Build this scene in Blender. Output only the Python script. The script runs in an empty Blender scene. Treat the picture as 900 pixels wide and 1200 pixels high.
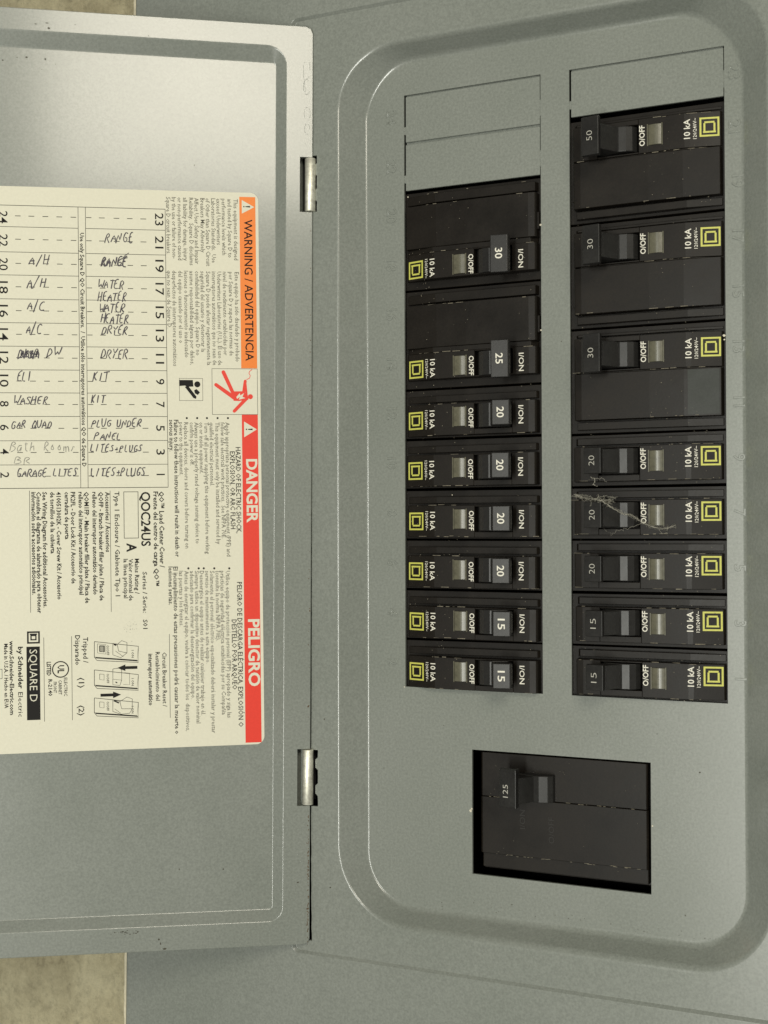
import bpy, bmesh, math, random
from mathutils import Matrix, Vector
random.seed(7)
SC = bpy.context.scene
C = SC.collection
K = 0.001                      # all shapes below are given in millimetres

# ------------------------------------------------------------ camera
# panel frame: u right along the cover, v up, w into the wall (world X, Z, Y)
RP = Matrix(((0.9094249375152855, -0.0023617022204310708, 0.4158614016567791),
             (0.007974906048971355, 0.9998990300068114, -0.011761405738585104),
             (-0.4157916351958382, 0.014012571286511033, 0.9093519472388627)))
TP = Vector((8.213970506765408, -66.76169431570072, 489.5973071848762))
RD = Matrix(((0.9877373575989458, 0.0034106231239605577, -0.1560874115787637),
             (-0.005698013497650328, 0.999882805118171, -0.01420945710427449),
             (0.15602065583003008, 0.014924599791080753, 0.9876410336126397)))
TD = Vector((-28.69287886367175, -66.93125525148172, 495.476372876873))
F_PX = 1500.0

def uvw(vec):                  # panel (u, v, w) -> world axes
    return Vector((vec[0], vec[2], vec[1]))

def cam_dir(d):                # camera direction (right, up, forward) -> world
    return uvw(RP.transposed() @ Vector(d))

cam_pos = uvw(RP.transposed() @ (-TP))
right, up, fwd = cam_dir((1, 0, 0)), cam_dir((0, 1, 0)), cam_dir((0, 0, 1))
cd = bpy.data.cameras.new('camera')
cam = bpy.data.objects.new('camera', cd)
C.objects.link(cam)
M = Matrix.Identity(4)
for i in range(3):
    M[i][0] = right[i]; M[i][1] = up[i]; M[i][2] = -fwd[i]; M[i][3] = cam_pos[i] * K
cam.matrix_world = M
cd.sensor_fit = 'VERTICAL'; cd.sensor_height = 36.0; cd.sensor_width = 27.0
cd.lens = F_PX / 1200.0 * 36.0
cd.clip_start = 0.01; cd.clip_end = 20
SC.camera = cam

# ------------------------------------------------------------ light
world = bpy.data.worlds.new('World'); SC.world = world; world.use_nodes = True
bg = world.node_tree.nodes['Background']
bg.inputs[0].default_value = (1.0, 0.98, 0.90, 1); bg.inputs[1].default_value = 0.215

def area_lamp(name, az, el, dist, sx, sy, power, col):
    """az right / el up, in degrees, as seen from the panel towards the photographer"""
    a, e = math.radians(az), math.radians(el)
    target = uvw((20.0, 70.0, 0.0))
    d = cam_dir((math.sin(a) * math.cos(e), math.sin(e), -math.cos(a) * math.cos(e)))
    pos = target + d * dist
    l = bpy.data.lights.new(name, 'AREA'); l.shape = 'RECTANGLE'
    l.size = sx * K; l.size_y = sy * K; l.energy = power; l.color = col
    o = bpy.data.objects.new(name, l); C.objects.link(o)
    o.location = pos * K
    o.rotation_euler = (-d).to_track_quat('-Z', 'Y').to_euler()
    o['kind'] = 'helper'
    return o

area_lamp('ceiling_lamp', 7, 28, 1500, 500, 430, 7.8, (1.0, 0.93, 0.78))
area_lamp('window_light', -20, -7, 1400, 190, 900, 12.5, (0.98, 0.98, 0.90))

SC.view_settings.view_transform = 'Standard'
SC.view_settings.look = 'None'
SC.view_settings.exposure = 0.07
SC.view_settings.gamma = 1.0

# ------------------------------------------------------------ materials
def new_mat(name):
    m = bpy.data.materials.new(name); m.use_nodes = True
    nt = m.node_tree; b = nt.nodes['Principled BSDF']
    return m, nt, b

def N(nt, t, **kw):
    n = nt.nodes.new(t)
    for k, v in kw.items():
        setattr(n, k, v)
    return n

def noise(nt, scale, detail=4, rough=.6, dist=0.0, stretch=None):
    tc = N(nt, 'ShaderNodeTexCoord')
    n = N(nt, 'ShaderNodeTexNoise'); n.inputs['Scale'].default_value = scale
    n.inputs['Detail'].default_value = detail; n.inputs['Roughness'].default_value = rough
    n.inputs['Distortion'].default_value = dist
    if stretch:
        mp = N(nt, 'ShaderNodeMapping'); mp.inputs['Scale'].default_value = stretch
        nt.links.new(tc.outputs['Object'], mp.inputs[0]); nt.links.new(mp.outputs[0], n.inputs['Vector'])
    else:
        nt.links.new(tc.outputs['Object'], n.inputs['Vector'])
    return n

def ramp(nt, src, stops):
    r = N(nt, 'ShaderNodeValToRGB')
    e = r.color_ramp.elements
    e[0].position, e[0].color = stops[0][0], stops[0][1]
    e[1].position, e[1].color = stops[-1][0], stops[-1][1]
    for p, c in stops[1:-1]:
        x = e.new(p); x.color = c
    nt.links.new(src, r.inputs[0])
    return r

def mix(nt, a, b, fac, mode='MIX'):
    m = N(nt, 'ShaderNodeMix', data_type='RGBA', blend_type=mode)
    for sock, v in ((m.inputs[0], fac), (m.inputs[6], a), (m.inputs[7], b)):
        if hasattr(v, 'is_output'):
            nt.links.new(v, sock)
        else:
            sock.default_value = v
    return m.outputs[2]

def g(v, a=1):
    return (v, v, v, a) if not isinstance(v, tuple) else (v[0], v[1], v[2], a)

def mat_paint(name, base, rough=.27):
    m, nt, b = new_mat(name)
    grain = noise(nt, 1100, 2, .7)
    blot = noise(nt, 14, 5, .6)
    dirt = noise(nt, 120, 6, .75, .4)
    lo = tuple(x * .93 for x in base); hi = tuple(x * 1.07 for x in base)
    c1 = ramp(nt, grain.outputs[0], [(.3, g(tuple(x * .86 for x in base))), (.7, g(tuple(x * 1.14 for x in base)))])
    c2 = ramp(nt, blot.outputs[0], [(.3, g((.93, .94, .93))), (.7, g((1.06, 1.05, 1.06)))])
    c = mix(nt, c1.outputs[0], c2.outputs[0], 1.0, 'MULTIPLY')
    d = ramp(nt, dirt.outputs[0], [(.70, g(0.0)), (.80, g(1.0))])
    col = mix(nt, c, g((.10, .085, .06)), d.outputs[0])
    m2 = N(nt, 'ShaderNodeMix', data_type='RGBA'); m2.inputs[0].default_value = .35
    nt.links.new(c, m2.inputs[6]); nt.links.new(col, m2.inputs[7])
    nt.links.new(m2.outputs[2], b.inputs['Base Color'])
    rr = ramp(nt, blot.outputs[0], [(.2, g(rough - .03)), (.8, g(rough + .06))])
    nt.links.new(rr.outputs[0], b.inputs['Roughness'])
    peel = noise(nt, 420, 2, .5)
    bp = N(nt, 'ShaderNodeBump'); bp.inputs['Strength'].default_value = .10; bp.inputs['Distance'].default_value = 0.0001
    nt.links.new(peel.outputs[0], bp.inputs['Height']); nt.links.new(bp.outputs[0], b.inputs['Normal'])
    b.inputs['Specular IOR Level'].default_value = .5
    b.inputs['Coat Weight'].default_value = .6; b.inputs['Coat Roughness'].default_value = .13
    return m

def mat_plain(name, col, rough=.5, metal=0.0, spec=.5, var=0.0, vs=300, bump=0.0):
    m, nt, b = new_mat(name)
    b.inputs['Roughness'].default_value = rough
    b.inputs['Metallic'].default_value = metal
    b.inputs['Specular IOR Level'].default_value = spec
    n = noise(nt, vs, 4, .65)
    r = ramp(nt, n.outputs[0], [(.3, g(tuple(x * (1 - var) for x in col))), (.7, g(tuple(min(1, x * (1 + var)) for x in col)))])
    nt.links.new(r.outputs[0], b.inputs['Base Color'])
    if bump:
        bp = N(nt, 'ShaderNodeBump'); bp.inputs['Strength'].default_value = bump; bp.inputs['Distance'].default_value = 0.0002
        nt.links.new(n.outputs[0], bp.inputs['Height']); nt.links.new(bp.outputs[0], b.inputs['Normal'])
    return m

def mat_black_plastic(name, base, rough):
    m, nt, b = new_mat(name)
    n1 = noise(nt, 60, 5, .65, .3)
    n2 = noise(nt, 1500, 2, .6)
    # thin settled dust and fine scuffs
    sc = noise(nt, 260, 5, .8, 1.2, (1.0, 1.0, 5.0))
    c = ramp(nt, n1.outputs[0], [(.3, g(tuple(x * .75 for x in base))), (.75, g(tuple(x * 1.5 for x in base)))])
    d = ramp(nt, sc.outputs[0], [(.66, g(0.0)), (.80, g(.5))])
    c2 = mix(nt, c.outputs[0], g((.16, .14, .10)), d.outputs[0])
    f = ramp(nt, n2.outputs[0], [(.3, g(.8)), (.7, g(1.2))])
    c3 = mix(nt, c2, f.outputs[0], 1.0, 'MULTIPLY')
    nt.links.new(c3, b.inputs['Base Color'])
    rr = ramp(nt, n1.outputs[0], [(.2, g(rough - .07)), (.8, g(rough + .12))])
    nt.links.new(rr.outputs[0], b.inputs['Roughness'])
    b.inputs['Specular IOR Level'].default_value = .24 if base[0] < .012 else .32
    bp = N(nt, 'ShaderNodeBump'); bp.inputs['Strength'].default_value = .12; bp.inputs['Distance'].default_value = 0.0001
    nt.links.new(n2.outputs[0], bp.inputs['Height']); nt.links.new(bp.outputs[0], b.inputs['Normal'])
    return m

def mat_wall():
    m, nt, b = new_mat('tan_plaster')
    n1 = noise(nt, 26, 9, .72, .1); n2 = noise(nt, 240, 8, .75)
    c = ramp(nt, n1.outputs[0], [(.30, g((.20, .17, .10))), (.40, g((.40, .355, .225))), (.55, g((.54, .49, .32))), (.75, g((.64, .59, .40)))])
    c2 = ramp(nt, n2.outputs[0], [(.3, g(.7)), (.5, g(1.0)), (.75, g(1.15))])
    cc = mix(nt, c.outputs[0], c2.outputs[0], 1.0, 'MULTIPLY')
    nt.links.new(cc, b.inputs['Base Color']); b.inputs['Roughness'].default_value = .9
    bp = N(nt, 'ShaderNodeBump'); bp.inputs['Strength'].default_value = 1.0; bp.inputs['Distance'].default_value = 0.002
    nt.links.new(n2.outputs[0], bp.inputs['Height']); nt.links.new(bp.outputs[0], b.inputs['Normal'])
    return m

PAINT = mat_paint('grey_enamel', (.205, .221, .196))
BLACK = mat_black_plastic('black_plastic', (.0080, .0062, .0043), .40)
HANDLE = mat_black_plastic('handle_plastic', (.016, .0155, .0145), .33)
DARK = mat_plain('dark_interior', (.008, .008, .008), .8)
WHITE_INK = mat_plain('white_print', (.72, .70, .60), .6, var=.12, vs=2500)
DIM_INK = mat_plain('dim_print', (.42, .41, .36), .6)
FAINT_INK = mat_plain('worn_mark', (.020, .0185, .016), .5, spec=.3)
YELLOW_INK = mat_plain('yellow_print', (.52, .52, .10), .5, var=.12, vs=1500)
WINDOW = mat_plain('smoky_lens', (.105, .10, .068), .30, spec=.6, var=.25, vs=500)
PAPER = mat_plain('label_vinyl', (.67, .65, .525), .5, spec=.25, var=.035, vs=900)
INK = mat_plain('black_print', (.012, .011, .010), .6, spec=.15)
GREYINK = mat_plain('grey_print', (.10, .095, .075), .6, spec=.2)
ORANGE = mat_plain('orange_print', (.80, .21, .028), .45, spec=.35, var=.04, vs=900)
RED = mat_plain('red_print', (.72, .045, .025), .45, spec=.35, var=.04, vs=900)
PEN = mat_plain('ballpoint_ink', (.045, .038, .05), .6, var=.5, vs=900)
PENCIL = mat_plain('pencil_mark', (.25, .245, .21), .7, var=.4, vs=900)
STEEL = mat_plain('zinc_plated_steel', (.84, .81, .69), .52, metal=.85, var=.25, vs=700, bump=.15)
RUST = mat_plain('rust', (.10, .06, .03), .9, var=.4, vs=900)
WEB = mat_plain('cobweb_silk', (.36, .345, .285), .9, var=.3)
PLASTER = mat_wall()
EDGE = mat_plain('pale_edge', (.62, .57, .42), .7, var=.15, vs=400)
LINT = mat_plain('plaster_crumb', (.6, .56, .45), .9, var=.2)

# ------------------------------------------------------------ mesh helpers
class MB:
    def __init__(s):
        s.v = []; s.f = []; s.smooth = []
    def add(s, verts, faces, smooth=False):
        n = len(s.v); s.v += [tuple(p) for p in verts]
        s.f += [tuple(i + n for i in f) for f in faces]
        s.smooth += [smooth] * len(faces)
    def prism(s, poly, a, b, put, smooth=False):
        """poly (p,q) extruded from a to b; put(p, r, q) -> xyz"""
        n = len(poly)
        vs = [put(p, a, q) for p, q in poly] + [put(p, b, q) for p, q in poly]
        fs = [tuple(range(n)), tuple(range(2 * n - 1, n - 1, -1))]
        fs += [(i, (i + 1) % n, n + (i + 1) % n, n + i) for i in range(n)]
        s.add(vs, fs, smooth)
    def box(s, x0, x1, y0, y1, z0, z1):
        s.add([(x, y, z) for x in (x0, x1) for y in (y0, y1) for z in (z0, z1)],
              [(0, 1, 3, 2), (4, 6, 7, 5), (0, 4, 5, 1), (2, 3, 7, 6), (0, 2, 6, 4), (1, 5, 7, 3)])
    def data(s, name, mat, bevel=0.0, seg=1):
        me = bpy.data.meshes.new(name)
        me.from_pydata([(x * K, y * K, z * K) for x, y, z in s.v], [], s.f)
        for p, sm in zip(me.polygons, s.smooth):
            p.use_smooth = sm
        bm = bmesh.new(); bm.from_mesh(me)
        bmesh.ops.recalc_face_normals(bm, faces=bm.faces)
        if bevel:
            ed = [e for e in bm.edges if e.is_manifold and e.calc_face_angle(0) > .5]
            bmesh.ops.bevel(bm, geom=ed, offset=bevel * K, segments=seg, affect='EDGES', profile=.5, clamp_overlap=True)
        bm.to_mesh(me); bm.free()
        me.materials.append(mat)
        return me

def link(name, me, parent=None, mw=None):
    o = bpy.data.objects.new(name, me); C.objects.link(o)
    if parent is not None:
        o.parent = parent
    if mw is not None:                          # mw: wanted world matrix
        o.matrix_parent_inverse = Matrix.Identity(4)
        if parent is not None:
            o.matrix_local = WM[parent.name].inverted() @ mw
        else:
            o.matrix_local = mw
        WM[o.name] = mw
    return o
WM = {}

def thing(name, label, cat, loc=(0, 0, 0), group=None):
    o = bpy.data.objects.new(name, None); C.objects.link(o)
    o.location = Vector(loc) * K
    o.empty_display_size = .01
    o['label'] = label; o['category'] = cat
    if group: o['group'] = group
    WM[o.name] = Matrix.Translation(Vector(loc) * K)
    return o

_txt = {}
def text_mesh(body, bold=0.0, res=2, extrude=0.0, bev=0.0):
    """(verts, faces, width) of a line of text, cap height .682 at size 1"""
    key = (body, bold, res, extrude, bev)
    if key in _txt: return _txt[key]
    c = bpy.data.curves.new('t', 'FONT'); c.body = body; c.resolution_u = res; c.offset = bold
    c.extrude = extrude; c.bevel_depth = bev; c.bevel_resolution = 0
    o = bpy.data.objects.new('t', c)
    me = bpy.data.meshes.new_from_object(o)
    vs = [tuple(v.co) for v in me.vertices]; fs = [tuple(p.vertices) for p in me.polygons]
    bpy.data.objects.remove(o); bpy.data.meshes.remove(me); bpy.data.curves.remove(c)
    xs = [v[0] for v in vs] or [0, 1]
    r = (vs, fs, min(xs), max(xs))
    _txt[key] = r
    return r
CAP = .682

def rrect(x0, x1, y0, y1, r, seg=14):
    """rounded rectangle loop, counter-clockwise; r number or four radii (BL, BR, TR, TL)"""
    rr = r if isinstance(r, (tuple, list)) else (r,) * 4
    pts = []
    for (cx, cy, a0, q) in ((x0, y0, 180, rr[0]), (x1, y0, 270, rr[1]), (x1, y1, 0, rr[2]), (x0, y1, 90, rr[3])):
        sx = 1 if cx == x0 else -1; sy = 1 if cy == y0 else -1
        for i in range(seg + 1):
            a = math.radians(a0 + 90.0 * i / seg)
            pts.append((cx + sx * q + q * math.cos(a), cy + sy * q + q * math.sin(a)))
    return pts

def s_profile(W, D, r, seg=5):
    """cross-section of a drawn step: list of (x, depth) from (0,0) to (W,D)"""
    lo, hi = .01, 1.5
    for _ in range(50):
        a = (lo + hi) / 2
        x = 2 * r * math.sin(a); y = 2 * r * (1 - math.cos(a))
        L = (D - y) / max(math.sin(a), 1e-6)
        tot = x + L * math.cos(a)
        if L < 0: hi = a; continue
        if tot > W: lo = a
        else: hi = a
    pts = []
    for i in range(seg + 1):
        t = a * i / seg
        pts.append((r * math.sin(t), r * (1 - math.cos(t))))
    for i in range(seg, -1, -1):
        t = a * i / seg
        pts.append((W - r * math.sin(t), D - r * (1 - math.cos(t))))
    return pts

def lerp(a, b, t): return a + (b - a) * t

def flat_with_holes(mb, outer, holes, put):
    bm = bmesh.new(); edges = []
    for loop in [outer] + holes:
        vs = [bm.verts.new((p[0], p[1], 0)) for p in loop]
        for i in range(len(vs)):
            edges.append(bm.edges.new((vs[i], vs[(i + 1) % len(vs)])))
    bmesh.ops.triangle_fill(bm, edges=edges, use_beauty=True, use_dissolve=False)
    bm.verts.index_update()
    mb.add([put(v.co.x, v.co.y) for v in bm.verts], [tuple(v.index for v in f.verts) for f in bm.faces], False)
    bm.free()

def loops_strip(mb, loops, smooth=True):
    n = len(loops[0]); vs = [p for l in loops for p in l]; fs = []
    for k in range(len(loops) - 1):
        for i in range(n):
            j = (i + 1) % n
            fs.append((k * n + i, k * n + j, (k + 1) * n + j, (k + 1) * n + i))
    mb.add(vs, fs, smooth)

def on_panel(u, v, h): return (u, -h, v)        # h towards the room

# ------------------------------------------------------------ wall
WALL_Y = 10.0
mb = MB()
nx, nz = 90, 110
vs = []
for j in range(nz + 1):
    for i in range(nx + 1):
        x = lerp(-420, 420, i / nx); z = lerp(-420, 560, j / nz)
        vs.append((x, WALL_Y + random.uniform(-.25, .25), z))
fs = [(j * (nx + 1) + i, j * (nx + 1) + i + 1, (j + 1) * (nx + 1) + i + 1, (j + 1) * (nx + 1) + i)
      for j in range(nz) for i in range(nx) if not (-95 < lerp(-420, 420, (i + .5) / nx) < 215 and -125 < lerp(-420, 560, (j + .5) / nz) < 285)]
mb.add(vs, fs, True)
w = link('wall', mb.data('wall', PLASTER)); w['kind'] = 'structure'

# ------------------------------------------------------------ enclosure box behind the cover
eb = thing('enclosure_box', 'black inside of the breaker box seen through the gaps in the grey cover', 'electrical box', (40, 88, -125))
mb = MB()
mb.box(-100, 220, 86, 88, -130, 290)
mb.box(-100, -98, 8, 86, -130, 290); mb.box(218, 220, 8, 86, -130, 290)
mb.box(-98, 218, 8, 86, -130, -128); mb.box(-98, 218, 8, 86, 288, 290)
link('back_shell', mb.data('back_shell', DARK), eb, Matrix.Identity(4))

# ------------------------------------------------------------ cover
PITCH = 19.05
UL0, UL1, UR0, UR1 = 0.0, 54.70, 65.56, 120.81
VTL, VTR, VT = 190.19, 209.55, 227.07
MU0, MU1, MV0, MV1 = 27.08, 94.07, -68.37, -22.14
H_RING, H_FLANGE = 8.5, 9.7

cover = thing('panel_cover', 'grey painted steel breaker panel cover with its hinged door swung open', 'panel cover', (40, 0, -150))
IDM = Matrix.Identity(4)
mb = MB()
outer = (-24.9, 137.0, -91.0, 246.0); inner = (-15.2, 126.3, -82.6, 239.4)
RO, RI = (31, 28, 24, 25), (18, 18, 26, 21)
loops = []
NSEG = 20
profs = {}
def prof_for(w):
    k = round(w, 2)
    if k not in profs: profs[k] = s_profile(1.0, .62, lerp(.22, .46, k), 8)
    return profs[k]
for k in range(18):
    loop = []
    for idx in range(4 * (NSEG + 1)):
        ang = math.radians((180, 270, 0, 90)[idx // (NSEG + 1)] + 90.0 * (idx % (NSEG + 1)) / NSEG)
        t, d = prof_for(abs(math.sin(ang)) ** 5)[k]
        q = [lerp(a, b, t) for a, b in zip(outer, inner)]
        r = [lerp(a, b, t) for a, b in zip(RO, RI)]
        loop.append(on_panel(*rrect(*q, r, NSEG)[idx], H_RING * (1 - d / .62)))
    loops.append(loop)
loops_strip(mb, loops, True)
hole_l = [(UL0, 0), (UL1, 0), (UL1, VT), (UL0, VT)]
hole_r = [(UR0, 0), (UR1, 0), (UR1, VT), (UR0, VT)]
hole_m = [(MU0, MV0 + .0), (MU1, MV0), (MU1, MV1), (MU0, MV1)]
flat_with_holes(mb, rrect(*inner, RI, 20), [hole_l, hole_r, hole_m], lambda x, y: on_panel(x, y, 0))
for hl in (hole_l, hole_r, hole_m):             # cut sheet edges
    loops_strip(mb, [[on_panel(u, v, 0) for u, v in hl], [on_panel(u, v, -1.1) for u, v in hl]], False)
rec = (-43.0, 158.0, -102.9, 259.4)
# the dark slit beside the door, opened out behind each hinge
slit = [(-40.0, -99.0)]
hs_ = [(-47.0, -25.2), (183.9, 205.9)]
v_ = -99.0
while v_ < 254:
    inh = [q for q in hs_ if q[0] <= v_ <= q[1]]
    slit.append(((-33.3 - (1.15 if math.sin((v_ - inh[0][0]) * .62 + .6) < -.2 else random.uniform(0, .15))) if inh else -36.12 + random.uniform(-.14, .1) + .18 * math.sin(v_ * .03), v_))
    nx_ = v_ + (1.0 if inh else 2.4)
    for q in hs_:
        if v_ < q[0] < nx_:
            slit.append((slit[-1][0], q[0] - .01)); nx_ = q[0] + .01
        if v_ <= q[1] < nx_:
            slit.append((slit[-1][0], q[1] - .0)); nx_ = q[1] + .02
    v_ = nx_
slit.append((-40.0, 254.0))
rec_loop = rrect(*rec, 2.0, 6)
flat_with_holes(mb, rec_loop, [rrect(*outer, RO, 20), slit], lambda x, y: on_panel(x, y, H_RING))
loops_strip(mb, [[on_panel(u, v, H_RING) for u, v in slit], [on_panel(u, v, H_RING - 1.1) for u, v in slit]], False)
lp = []
for t, d in s_profile(1.0, 1.0, .22, 4):
    lp.append([on_panel(u, v, H_RING + (H_FLANGE - H_RING) * d) for u, v in rrect(rec[0] - 1.3 * t, rec[1] + 1.3 * t, rec[2] - 1.3 * t, rec[3] + 1.3 * t, 2.0 + t, 6)])
loops_strip(mb, lp, True)
flange = (-119.5, 240.0, -170.0, 330.0)
def tilt(pts): return [(u + ((v - 80) * .0113 if u < 0 else 0), v) for u, v in pts]   # the cover edge is not quite plumb
flat_with_holes(mb, tilt(rrect(*flange, 1.0, 4)), [rrect(rec[0] - 1.3, rec[1] + 1.3, rec[2] - 1.3, rec[3] + 1.3, 3.0, 6)], lambda x, y: on_panel(x, y, H_FLANGE))
lp = []
for a in range(0, 91, 18):
    a = math.radians(a); e = .9 * math.sin(a)
    lp.append([on_panel(u, v, H_FLANGE - .9 * (1 - math.cos(a))) for u, v in tilt(rrect(flange[0] - e, flange[1] + e, flange[2] - e, flange[3] + e, 1.0 + e, 4))])
e = .9
lp.append([on_panel(u, v, -WALL_Y + .4) for u, v in tilt(rrect(flange[0] - e, flange[1] + e, flange[2] - e, flange[3] + e, 1.0 + e, 4))])
loops_strip(mb, lp, True)
link('cover_plate', mb.data('cover_plate', PAINT), cover, IDM)

# pale bead along the left edge of the cover
mb = MB()
path = [(-120.35 + (i * 2.5 - 250) * .0113, -170 + i * 2.5) for i in range(201)]
jt = [(random.uniform(0, .25), random.uniform(0, .9), random.uniform(0, .7)) for _ in path]
for k in range(200):
    for (o0, h0, o1, h1) in ((.75, 9.95, -.45, 9.6), (-.45, 9.6, -1.8, 4.0), (-1.8, 4.0, -3.0, -WALL_Y + .2)):
        q0 = [(path[j][0] + o - (jt[j][0] if o < 0 else 0) - (jt[j][1] if o < -1 else 0), path[j][1], h) for j in (k, k + 1) for o, h in ((o0, h0), (o1, h1))]
        mb.add([on_panel(*p) for p in q0], [(0, 1, 3, 2)], True)
link('edge_bead', mb.data('edge_bead', EDGE), cover, IDM)

# knock-out plates still in place
for (u0, u1, v0, v1) in ((UL0, UL1, 208.9, VT), (UL0, UL1, VTL, 208.5), (UR0, UR1, VTR + .1, VT)):
    mb = MB()
    g0 = .7
    mb.box(u0 + g0, u1 - .28, -0.05 + .12, 1.1, v0, v1 - g0)
    mb.box(u0 - .05, u0 + g0 + .1, .25, 1.05, v0 + 3, v0 + 6)     # tie tabs
    mb.box(u1 - .4, u1 + .05, .25, 1.05, v0 + 3, v0 + 9)
    mb.box(u0 + .6, u1 - .6, 1.2, 1.5, v1 - 2, v1 + 1.0)
    link('knockout_plate', mb.data('knockout_plate', PAINT, .08), cover, IDM)

# stamped circuit numbers beside the openings
def stamped(body, u, v, size=5.6):
    vs, fs, x0, x1 = text_mesh(body, 0.0, 3, .02, .018)
    mb = MB(); cx = (x0 + x1) / 2
    mb.add([on_panel(u + (y - CAP / 2) * size, v - (x - cx) * size, -.06 + (z + .038) * size * .6) for x, y, z in vs], fs, True)
    link('stamped_number', mb.data('stamped_number', PAINT), cover, IDM)
for i in range(12):
    stamped(str(2 * i + 2), -5.4, 9.2 + i * 19.1)
    stamped(str(2 * i + 1), 125.2 if i < 10 else 124.2, 8.6 + i * 19.0)

# ------------------------------------------------------------ door
RREL = RP.transposed() @ RD
DOOR_O = RP.transposed() @ (TD - TP)            # hinge point in panel u,v,w
def door_world():
    m = Matrix.Identity(4)
    cx, cy, cz = uvw(RREL.col[0]), uvw(RREL.col[1]), -uvw(RREL.col[2])
    o = uvw(DOOR_O)
    for i in range(3):
        m[i][0] = cx[i]; m[i][1] = cy[i]; m[i][2] = cz[i]; m[i][3] = o[i] * K
    return m
DW = door_world()
DT, DBm = 256.0, -99.6
DC = 3.0                                        # how far the middle of the door is set back
mb = MB()
x0, x1 = -196.0, 0.0
HV = [(183.6, 205.1), (-46.6, -24.7)]           # the hinges
ol = [(x0, DBm), (x1 - 2.2, DBm), (x1 - .65, DBm + .65), (x1, DBm + 2.2)]
for a, b in sorted(HV):
    ol += [(x1, a), (x1 - 4.75, a), (x1 - 4.75, b), (x1, b)]
ol += [(x1, DT - 2.6), (x1 - .8, DT - .8), (x1 - 2.6, DT), (x0, DT)]
do = (x0 + 9, x1 - 9.9, DBm + 8.6, DT - 7.8); di = (x0 + 13.5, x1 - 14.1, DBm + 13.4, DT - 14.0)
DRO, DRI = (6, 6, 8, 6), (.8, .8, 1.2, .8)
flat_with_holes(mb, ol, [rrect(*do, DRO, 10)], lambda x, y: (x, y, 0))
loops = []
for t, d in s_profile(1.0, .72, .19, 6):
    q = [lerp(a, b, t) for a, b in zip(do, di)]; r = [lerp(a, b, t) for a, b in zip(DRO, DRI)]
    loops.append([(u, v, -DC * d / .72) for u, v in rrect(*q, r, 10)])
loops_strip(mb, loops, True)
flat_with_holes(mb, rrect(*di, DRI, 10), [], lambda x, y: (x, y, -DC))
lp = [[(u, v, 0) for u, v in ol]]
cxm, cym = (x0 + x1) / 2, (DBm + DT) / 2
def grow(p, e):
    u, v = p
    inside_notch = any(a - .01 <= v <= b + .01 for a, b in HV) and u < x1 - .5 and u > x1 - 6
    du = 0 if inside_notch else (e if u > cxm else -e)
    dv = 0 if any(a - .01 <= v <= b + .01 for a, b in HV) else (e if v > cym else -e)
    return (u + du, v + dv)
for e, z in ((.16, -.05), (.28, -.22), (.3, -.5), (.3, -2.0)):
    lp.append([(*grow(p, e), z) for p in ol])
loops_strip(mb, lp, False)
# outside skin of the door
q_ = rrect(do[0] - .4, do[1] + .4, do[2] - .4, do[3] + .4, 6, 4)
flat_with_holes(mb, [grow(p, .3) for p in ol], [q_], lambda x, y: (x, y, -2.0))
loops_strip(mb, [[(x, y, -2.0) for x, y in q_], [(x, y, -DC - 1.2) for x, y in q_]], False)
flat_with_holes(mb, q_, [], lambda x, y: (x, y, -DC - 1.2))
door = link('door', mb.data('door', PAINT), cover, DW)

# pressed marks on the hinge-side margin of the door
mb = MB()
def ribbon(mb, pts, wd, z, put=lambda x, y, z: (x, y, z)):
    """flat stroke along pts, width wd (number or per point)"""
    n = len(pts); L = []; R = []
    for i in range(n):
        a = pts[max(0, i - 1)]; b = pts[min(n - 1, i + 1)]
        dx, dy = b[0] - a[0], b[1] - a[1]; l = math.hypot(dx, dy) or 1
        ww = (wd[i] if isinstance(wd, (list, tuple)) else wd) / 2
        L.append(put(pts[i][0] - dy / l * ww, pts[i][1] + dx / l * ww, z))
        R.append(put(pts[i][0] + dy / l * ww, pts[i][1] - dx / l * ww, z))
    vs = L + R
    mb.add(vs, [(i, i + 1, n + i + 1, n + i) for i in range(n - 1)], False)
def tube(mb, pts, r, n=5, put=lambda p: p):
    rings = []
    for i, p in enumerate(pts):
        p = Vector(p); a = Vector(pts[max(0, i - 1)]); b = Vector(pts[min(len(pts) - 1, i + 1)])
        d = (b - a).normalized() if (b - a).length else Vector((1, 0, 0))
        s = d.orthogonal().normalized(); t = d.cross(s)
        rad = r[i] if isinstance(r, (list, tuple)) else r
        rings.append([put(p + (s * math.cos(2 * math.pi * k / n) + t * math.sin(2 * math.pi * k / n)) * rad) for k in range(n)])
    vs = [tuple(q) for rg in rings for q in rg]; fs = []
    for k in range(len(rings) - 1):
        for i in range(n):
            j = (i + 1) % n
            fs.append((k * n + i, k * n + j, (k + 1) * n + j, (k + 1) * n + i))
    mb.add(vs, fs, True)
def arc(cx, cy, rx, ry, a0, a1, n=10):
    return [(cx + rx * math.cos(math.radians(lerp(a0, a1, i / n))), cy + ry * math.sin(math.radians(lerp(a0, a1, i / n)))) for i in range(n + 1)]
def m3(pts): return [(x, y, .0) for x, y in pts]
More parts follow.
